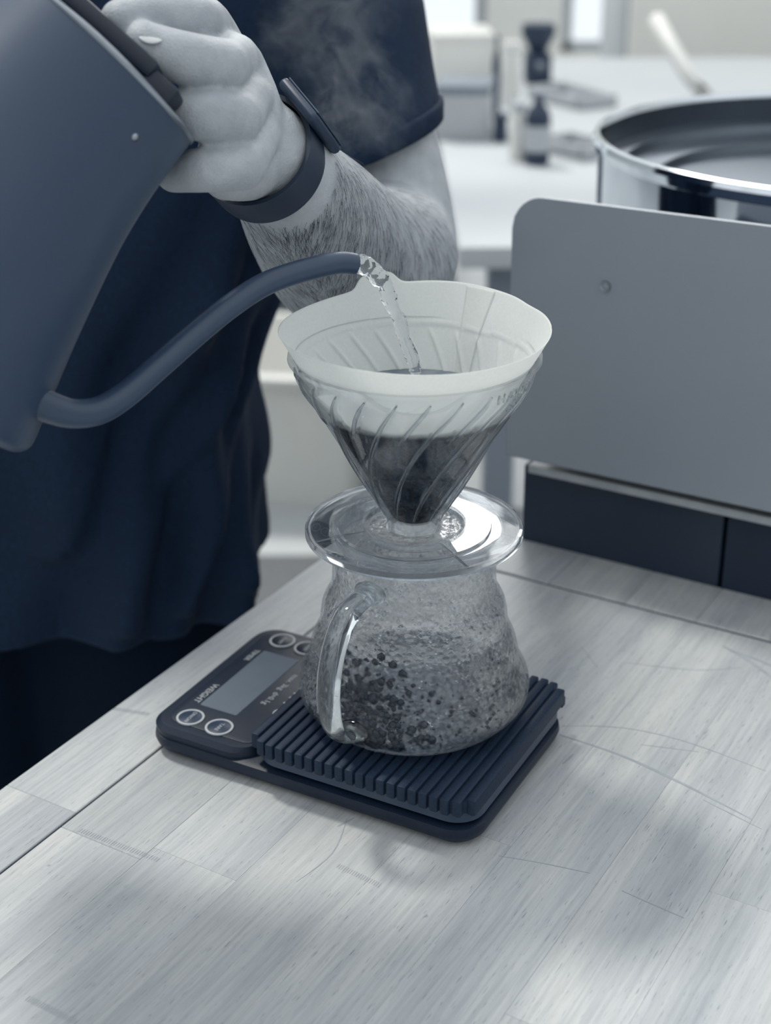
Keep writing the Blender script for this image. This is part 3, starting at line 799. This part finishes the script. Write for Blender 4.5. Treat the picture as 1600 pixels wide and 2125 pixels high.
def loft(bm, rings):
    rr_ = [[bm.verts.new(p) for p in r] for r in rings]; n = len(rr_[0])
    for x, y in zip(rr_, rr_[1:]):
        for k in range(n): bm.faces.new((x[k], x[(k+1) % n], y[(k+1) % n], y[k]))
    bm.faces.new(rr_[0][::-1]); bm.faces.new(rr_[-1])
loft(bm, [sl_ring(e) for e in slv])
capsule_chain(bm, [(bp(-.12, .02, .475), .066), (bp(-.205, .02, .45), .064), (bp(-.245, .01, .31), .058)], 5, 28)
capsule_chain(bm, [(bp(-.14, .02, .475), .066), (bp(0, .02, .49), .066), (bp(.14, .01, .475), .066)], 4, 28)
capsule_chain(bm, [(bp(.13, .01, .475), .066), (ray(640, -190, .990), .064), (ray(690, 0, .968), .056)], 5, 28)
sh_me = remeshed(bm, .0032, 3, 'shirt')
sh = obj('shirt', sh_me, SHIRT, person, True); sh.matrix_parent_inverse = PINV
tag(sh, 'dark navy short-sleeved shirt')
# sleeve hem: a turned band
bm = bmesh.new(); loft(bm, [sl_ring(slv[-1], 1.0, 64, -.0010), sl_ring(slv[-1], 1.018, 64, 0), sl_ring(slv[-1], 1.022, 64, .010), sl_ring(slv[-1], 1.008, 64, .0125)])
o = obj('sleeve_hem', bm, SHIRT, person, True); o.matrix_parent_inverse = PINV
# trousers and shoes
bm = bmesh.new()
capsule_chain(bm, [(bp(-.06, .01, -.01), .092), (bp(.06, .01, -.01), .092)], 3, 28)
for s in (-1, 1):
    capsule_chain(bm, [(bp(.068*s, .005, -.02), .086), (bp(.078*s, .0, -.25), .084), (bp(.09*s, .01, -.50), .074), (bp(.10*s, .02, -.80), .068)], 5, 28)
o = obj('trousers', remeshed(bm, .008, 4, 'trousers'), TROUSER, person, True); o.matrix_parent_inverse = PINV
for s in (-1, 1):
    bm = bmesh.new(); capsule_chain(bm, [(bp(.10*s, .05, -.855), .040), (bp(.10*s, -.06, -.862), .036), (bp(.105*s, -.15, -.868), .031)], 4)
    for v in bm.verts: v.co.z = max(v.co.z, FLOOR_Z)
    o = obj('shoe', bm, TROUSER, person, True); o.matrix_parent_inverse = PINV
# --- arm hair: short dark strands lying along the forearm
import mathutils
bvh_bm = bmesh.new(); bvh_bm.from_mesh(arm_me); BV = mathutils.bvhtree.BVHTree.FromBMesh(bvh_bm); bvh_bm.free()
bm = bmesh.new()
for i in range(3400):
    px, py = random.uniform(480, 955), random.uniform(320, 680)
    o_ = CAM; d = (ray(px, py, 1.0)-CAM).normalized()
    hit, n, idx, dist = BV.ray_cast(o_, d)
    if hit is None: continue
    dep = (hit-CAM).dot(_F)
    if dep < .698 or dep > .868: continue
    down = (-_U*1.0 + _R*random.uniform(-.1, .35) + _R*.25*((px-650)/300)).normalized()
    t = (down-n*down.dot(n)).normalized(); L = random.uniform(.006, .013); s = t.cross(n)
    w_ = .000085; prev = None; curl = random.uniform(-.25, .25)
    for k in range(4):
        f = k/3; p = hit+n*(.0002+.0014*math.sin(f*2.2))+t*(L*f)+s*(curl*L*f*f); ww = w_*(1-.75*f)
        cur = (bm.verts.new(p+s*ww), bm.verts.new(p-s*ww), bm.verts.new(p+n*ww))
        if prev:
            for a_, b_ in ((0, 1), (1, 2), (2, 0)): bm.faces.new((prev[a_], prev[b_], cur[b_], cur[a_]))
        prev = cur
o = obj('arm_hair', bm, HAIR, person); o.matrix_parent_inverse = PINV; tag(o, 'fine dark forearm hair', kind='stuff')

# ---------------------------------------------------------------- smartwatch on the wrist
wc = ray(541, 327, .693); ad = (ray(640, 440, .742)-ray(538, 315, .688)).normalized()
cc = ray(650, 252, .694); e1 = (cc-wc); e1 = (e1-ad*e1.dot(ad)).normalized(); e2 = ad.cross(e1)
watch = empty('smartwatch', wc); tag(watch, 'dark smartwatch with rubber strap around the wrist', 'watch')
WI = Matrix.Translation(-wc)
NSg = 72; bm = bmesh.new(); rows = []
for k in range(NSg):
    a = 2*math.pi*k/NSg; row = []
    for r_, h_ in ((.0, -.0085), (.0022, -.0088), (.0026, -.006), (.0026, .006), (.0022, .0088), (.0, .0085)):
        row.append(bm.verts.new(e1*((.0262+r_)*math.cos(a))+e2*((.0282+r_)*math.sin(a))+ad*h_))
    rows.append(row)
for k in range(NSg):
    a_, b_ = rows[k], rows[(k+1) % NSg]
    for j in range(6): bm.faces.new((a_[j], a_[(j+1) % 6], b_[(j+1) % 6], b_[j]))
sharp(obj('strap', bm, STRAP, watch), 50)
bm = bmesh.new()
bx(bm, -.0150, .0150, -.0165, .0165, 0, .0058, .0028, 3)
cs = sharp(obj('case', bm, DARK_M, watch), 40)
Mw = Matrix((e2, ad, e1)).transposed().to_4x4(); Mw.translation = e1*.0270
cs.matrix_local = Mw
bm = bmesh.new(); bx(bm, -.0135, .0135, -.0148, .0148, .0056, .0066, .0004, 1)
obj('watch_glass', bm, DARK_M, cs)

# ---------------------------------------------------------------- roasting machine behind the table
P0 = on_z(1085, 1120, 0.0)
PN = TV.copy()
P0 = P0+PN*.0015
mach = empty('roasting_machine', (P0.x, P0.y, FLOOR_Z), -TY)
tag(mach, 'grey powder-coated machine with rounded front panel and dark base beside worktable', 'machine')
MI = (Matrix.Translation((P0.x, P0.y, FLOOR_Z)) @ Matrix.Rotation(-TY, 4, 'Z')).inverted()
def ml(px, py, off): return MI @ on_plane(px, py, P0-PN*off, PN)
fo_ = .020
a_ = ml(1048, 945, fo_); t_ = ml(1100, 408, fo_)
b0 = ml(1085, 955, 0)
PX0, PZ0, PZ1 = a_.x, a_.z, t_.z
def plate(outline, y0, y1):
    bm = bmesh.new(); f = [bm.verts.new((x, y0, z)) for x, z in outline]; g = [bm.verts.new((x, y1, z)) for x, z in outline]
    n = len(f); bm.faces.new(f); bm.faces.new(g[::-1])
    for k in range(n): bm.faces.new((f[k], g[k], g[(k+1) % n], f[(k+1) % n]))
    bmesh.ops.bevel(bm, geom=[e for e in bm.edges], offset=.0008, segments=2, affect='EDGES')
    return bm
MW = .62
rc = .020
ol = [(PX0, PZ0), (PX0+MW, PZ0)]+[(PX0+MW-rc+rc*math.cos(R(t)), PZ1-rc+rc*math.sin(R(t))) for t in range(0, 91, 10)]+[(PX0+rc+rc*math.cos(R(t)), PZ1-rc+rc*math.sin(R(t))) for t in range(90, 181, 10)]
sharp(obj('front_panel', plate(ol, -fo_, -fo_+.004), PANEL, mach), 40)
zt_ = PZ0+.0
box('panel_return', (PX0+.012, PX0+MW-.01, -fo_+.0045, .30, PZ0+.006, PZ1-.07), BASE_D, mach, .002)
e_ = ml(1110, 967, .006)
box('lower_lip', (PX0+.013, PX0+MW-.01, -.012, .004, PZ0-.0125, PZ0-.0070), TRIM_M, mach, .0008)
sx = ml(1500, 1140, 0).x
bz1 = PZ0-.0127
box('base_panel', (0, sx-.0012, 0, .012, .0, bz1), BASE_D, mach, .0012)
box('base_panel', (sx+.0012, MW-.03, 0, .012, .0, bz1), BASE_D, mach, .0012)
box('base_core', (.004, MW-.034, .0125, .40, .0, bz1+.01), BASE_D, mach, .002)
box('corner_post', (-.002, .010, .0002, .03, .0, bz1), BASE_D, mach, .0015)
sc_ = ml(1257, 594, fo_)
bm = bmesh.new(); lathe([(0, .0010), (.0013, .0010), (.0014, .0018), (.0030, .0016), (.0034, .0)], 24, bm=bm)
o = sharp(obj('screw', bm, STEEL_B, mach), 40); o.location = (sc_.x, -fo_, sc_.z); o.rotation_euler = (R(90), 0, 0)

# ---------------------------------------------------------------- polished tray on the machine
TD = 1.085; tcn = ray(1809, 283, TD); TRr = 571*TD/FPX
tray_h = tcn.z-(PZ1-.07+FLOOR_Z)
tray = empty('cooling_tray', (tcn.x, tcn.y, tcn.z-tray_h))
tag(tray, 'round polished steel cooling tray on top of the grey machine', 'tray')
h = tray_h
prof = [(0, 0), (TRr-.008, 0), (TRr-.004, .003), (TRr-.003, h-.012), (TRr, h-.010), (TRr+.0015, h-.004), (TRr, h), (TRr-.004, h+.0005), (TRr-.006, h-.003), (TRr-.0065, h-.006), (TRr-.0068, h-.046), (0, h-.046)]
sharp(obj('tray_wall', lathe(prof, 160), STEEL, tray), 30)
prof = [(TRr-.0066, h-.004), (TRr-.0070, h-.022), (TRr-.022, h-.024), (TRr-.024, h-.031), (TRr-.048, h-.033), (TRr-.050, h-.040), (0, h-.0405)]
sharp(obj('stepped_floor', lathe(prof, 160), STEEL_D, tray), 30)

# ---------------------------------------------------------------- room behind: second table and what stands on it
BZ = -.15
bt = empty('side_table', (.75, 2.5, FLOOR_Z)); tag(bt, 'long white-topped table standing in the room behind the machine', 'table')
box('table_top', (-.65, 1.05, -.95, 1.0, .715, .75), WHITE_P, bt, .004)
for a in (-.6, .95):
    for b_ in (-.9, .9): box('leg', (a, a+.05, b_, b_+.05, 0, .715), GREY_M, bt, .003)
box('shelf', (-.58, .98, -.86, .9, .25, .27), GREY_L, bt, .003)
def spot(px, py): return on_z(px, py, BZ)
def put_box(name, px0, px1, pyt, pyb, m, label, cat, dep=.12, lidm=None):
    p = spot((px0+px1)/2, pyb); d = (p-CAM).dot(_F); wd = (px1-px0)*d/FPX; h_ = (pyb-pyt)*d/FPX*.97
    r = empty(name, (p.x, p.y, BZ)); r.rotation_euler.z = random.uniform(-.15, .15)
    tag(r, label, cat)
    box('box_body', (-wd/2, wd/2, 0, dep, 0, h_*.86), m, r, .004)
    box('box_lid', (-wd/2-.003, wd/2+.003, -.003, dep+.003, h_*.84, h_), lidm or m, r, .004)
def put_bottle(name, px, wpx, pyt, pyb, m, label, cat, capm, lab=None):
    p = spot(px, pyb); d = (p-CAM).dot(_F); r_ = wpx*d/FPX/2; h_ = (pyb-pyt)*d/FPX*.98
    o = empty(name, (p.x, p.y+r_, BZ)); tag(o, label, cat)
    sharp(obj('bottle_body', lathe([(0, 0), (r_*.92, 0), (r_, .004), (r_, h_*.66), (r_*.8, h_*.76), (r_*.42, h_*.84), (r_*.4, h_*.92), (0, h_*.92)], 32), m, o))
    sharp(obj('cap', lathe([(0, h_*.92), (r_*.48, h_*.92), (r_*.48, h_), (0, h_)], 24), capm, o))
    if lab: sharp(obj('paper_label', lathe([(r_+.0004, h_*.2), (r_+.0012, h_*.2), (r_+.0012, h_*.55), (r_+.0004, h_*.55)], 32, closed=True), lab, o))
def put_jar(name, px, wpx, pyt, pyb, m, label, cat, capm):
    p = spot(px, pyb); d = (p-CAM).dot(_F); r_ = wpx*d/FPX/2; h_ = (pyb-pyt)*d/FPX*.98
    o = empty(name, (p.x, p.y+r_, BZ)); tag(o, label, cat)
    sharp(obj('jar_body', lathe([(0, 0), (r_*.9, 0), (r_, .006), (r_, h_*.82), (r_*.9, h_*.86), (0, h_*.86)], 32), m, o))
    sharp(obj('lid', lathe([(0, h_*.86), (r_*.96, h_*.86), (r_*.96, h_*.98), (r_*.9, h_), (0, h_)], 32), capm, o))
put_box('storage_box', 898, 1022, 72, 172, WHITE, 'white lidded storage box on the white table behind', 'box', .18, WHITE)
put_box('storage_box', 905, 1012, 178, 292, GREY_L, 'grey cardboard box on the white table, beside the white jar', 'box', .14, GREY_M)
put_jar('storage_jar', 1060, 40, 92, 222, WHITE, 'tall white jar beside the grey box on the white table', 'jar', WHITE)
put_bottle('bottle', 1029, 17, 78, 236, DARK_M, 'slim dark bottle between the grey box and the tall white jar', 'bottle', DARK_M)
put_bottle('bottle', 1116, 52, 196, 346, DARK_M, 'dark bottle with a pale label on the white table', 'bottle', GREY_M, GREY_L)
put_jar('storage_jar', 1074, 34, 216, 336, WHITE, 'short white jar beside the dark labelled bottle', 'jar', WHITE_P)
put_box('carton', 1024, 1052, 238, 296, DARK_M, 'small dark carton on the white table beside the short jar', 'box', .03)
# grinder
p = spot(1118, 178); d = (p-CAM).dot(_F); u_ = d/FPX
gr = empty('coffee_grinder', (p.x, p.y, BZ)); tag(gr, 'dark coffee grinder with cone hopper standing on the white table', 'grinder')
box('grinder_body', (-26*u_, 26*u_, 0, .1, 0, 62*u_), DARK_M, gr, .008)
sharp(obj('hopper', lathe([(0, 62*u_), (16*u_, 62*u_), (36*u_, 100*u_), (34*u_, 118*u_), (0, 120*u_)], 32, (0, .05)), DARK_M, gr))
box('spout', (-8*u_, 8*u_, -.04, 0, 36*u_, 48*u_), GREY_M, gr, .004)
# trays
def put_tray(px, py, w_, dpt, m, label, rz):
    p = spot(px, py); o = empty('serving_tray', (p.x, p.y, BZ), rz); tag(o, label, 'tray')
    box('tray_base', (-w_/2, w_/2, -dpt/2, dpt/2, 0, .006), m, o, .002)
    for a, b_, c, e in ((-w_/2, -w_/2+.008, -dpt/2, dpt/2), (w_/2-.008, w_/2, -dpt/2, dpt/2), (-w_/2, w_/2, -dpt/2, -dpt/2+.008), (-w_/2, w_/2, dpt/2-.008, dpt/2)):
        box('tray_rim', (a, b_, c, e, .006, .028), m, o, .002)
put_tray(1185, 212, .11, .20, WHITE_P, 'white tray lying beyond the dark bottle on the white table', .5)
put_tray(1195, 318, .10, .14, WHITE_P, 'white tray lying beside the dark bottle on the white table', .6)
# tall cabinet with doors, right of the table
cb = empty('storage_cabinet', (1.12, 3.9, FLOOR_Z)); tag(cb, 'tall white cabinet with two doors behind the steel tray', 'cabinet')
box('cabinet_body', (-.42, .75, 0, .5, 0, 1.9), GREY_L, cb, .006)
for a in (-.41, .15):
    dr_ = box('door', (a, a+.55, -.02, -.001, .06, 1.88), WALL_M, cb, .006)
    box('handle', (a+.5, a+.52, -.045, -.02, .9, 1.2), STEEL_B, dr_, .004)
# a pale hose leaning down to the table
hs = tube([ray(1362, 40, 2.95), ray(1392, 95, 2.9), ray(1425, 150, 2.85), ray(1462, 200, 2.8), spot(1490, 258)+Vector((0, 0, .017))], .016, 12)
o = obj('hose', hs, WHITE, None, True); tag(o, 'pale bent hose standing on the white table before the cabinet', 'hose')
# low things on the floor, seen past the barista's side
p = on_z(600, 1045, FLOOR_Z)
tb = empty('storage_tub', (p.x-.10, p.y+.18, FLOOR_Z), -.12); tag(tb, 'white plastic storage tub with rolled rim on the floor', 'tub')
bm = stack([(rrect(-.27, .27, -.17, .17, .04), 0), (rrect(-.30, .30, -.20, .20, .05), .29), (rrect(-.325, .325, -.225, .225, .06), .292), (rrect(-.325, .325, -.225, .225, .06), .305), (rrect(-.295, .295, -.195, .195, .05), .306), (rrect(-.265, .265, -.165, .165, .04), .02)])
sharp(obj('tub_wall', bm, WHITE, tb), 40)
sharp(obj('tub_handle', tube([(-.05, -.205, .22), (-.04, -.235, .24), (.04, -.235, .24), (.05, -.205, .22)], .008, 10), GREY_L, tb))
cbn = empty('low_cabinet', (-.25, 3.5, FLOOR_Z)); tag(cbn, 'low grey cabinet with a dark round knob standing beyond the white tub', 'cabinet')
box('cabinet_body', (-.5, .42, 0, .4, 0, .62), GREY_M, cbn, .006)
for a in (-.49, -.03):
    d_ = box('door', (a, a+.44, -.02, -.001, .03, .60), GREY_M, cbn, .004); sharp(obj('knob', lathe([(0, 0), (.03, 0), (.035, .02), (0, .03)], 20), DARK_M, d_)); d_.children[0].location = (a+.36, -.02, .40); d_.children[0].rotation_euler = (R(90), 0, 0)
mt = box('floor_mat', (-.75, .30, 1.42, 1.98, FLOOR_Z, FLOOR_Z+.012), plain('grey_rubber_mat', .12, .7, disp=.4), None, .004); tag(mt, 'grey rubber mat on the floor behind the worktable', 'mat')

# ---------------------------------------------------------------- steam
def steam_material():
    m = bpy.data.materials.new('steam'); m.use_nodes = True; nt = m.node_tree; nt.nodes.remove(nt.nodes['Principled BSDF'])
    out = nt.nodes['Material Output']; v = nt.nodes.new('ShaderNodeVolumeScatter'); v.inputs['Color'].default_value = (.80, .90, 1, 1)
    tc = nt.nodes.new('ShaderNodeTexCoord')
    wn = nt.nodes.new('ShaderNodeTexNoise'); wn.inputs['Scale'].default_value = 1.6; wn.inputs['Detail'].default_value = 2; nt.links.new(tc.outputs['Object'], wn.inputs['Vector'])
    sb = nt.nodes.new('ShaderNodeVectorMath'); sb.operation = 'SUBTRACT'; sb.inputs[1].default_value = (.5, .5, .5); nt.links.new(wn.outputs['Color'], sb.inputs[0])
    scl = nt.nodes.new('ShaderNodeVectorMath'); scl.operation = 'SCALE'; scl.inputs[3].default_value = .8; nt.links.new(sb.outputs[0], scl.inputs[0])
    ad_ = nt.nodes.new('ShaderNodeVectorMath'); ad_.operation = 'ADD'; nt.links.new(tc.outputs['Object'], ad_.inputs[0]); nt.links.new(scl.outputs[0], ad_.inputs[1])
    gt = nt.nodes.new('ShaderNodeTexGradient'); gt.gradient_type = 'SPHERICAL'; nt.links.new(ad_.outputs[0], gt.inputs['Vector'])
    nz = noise_tex(nt, 2.6, 4, .6, ad_.outputs[0], .6)
    dn = mathn(nt, 'MULTIPLY', ramp(nt, gt.outputs['Fac'], [(.02, (0, 0, 0, 1)), (.55, (1, 1, 1, 1))]), ramp(nt, nz, [(.46, (0, 0, 0, 1)), (.68, (1, 1, 1, 1))]))
    nt.links.new(mathn(nt, 'MULTIPLY', dn, 22.0), v.inputs['Density']); nt.links.new(v.outputs[0], out.inputs['Volume'])
    return m
ST = steam_material()
st = empty('steam', ray(770, 250, .78)); tag(st, 'pale wisps of steam rising from the filter before the dark sleeve', 'steam', kind='stuff')
for (c, d2, wide) in (((835, 300, .78), (650, 60, .78), .022), ((560, 130, .78), (800, -40, .78), .030), ((700, 330, .78), (690, 180, .78), .022)):
    a_, b_ = ray(*c), ray(*d2); ctr = (a_+b_)/2; L = (b_-a_).length*.62
    bm = bmesh.new(); bmesh.ops.create_icosphere(bm, subdivisions=3, radius=1.0)
    o = obj('wisp', bm, ST, st); zx = (b_-a_).normalized(); yx = (_F-zx*_F.dot(zx)).normalized(); xx = yx.cross(zx)
    Mx = Matrix((xx*wide*1.3, yx*.022, zx*L)).transposed().to_4x4(); Mx.translation = ctr
    o.matrix_parent_inverse = Matrix.Translation(-st.location); o.matrix_basis = Mx
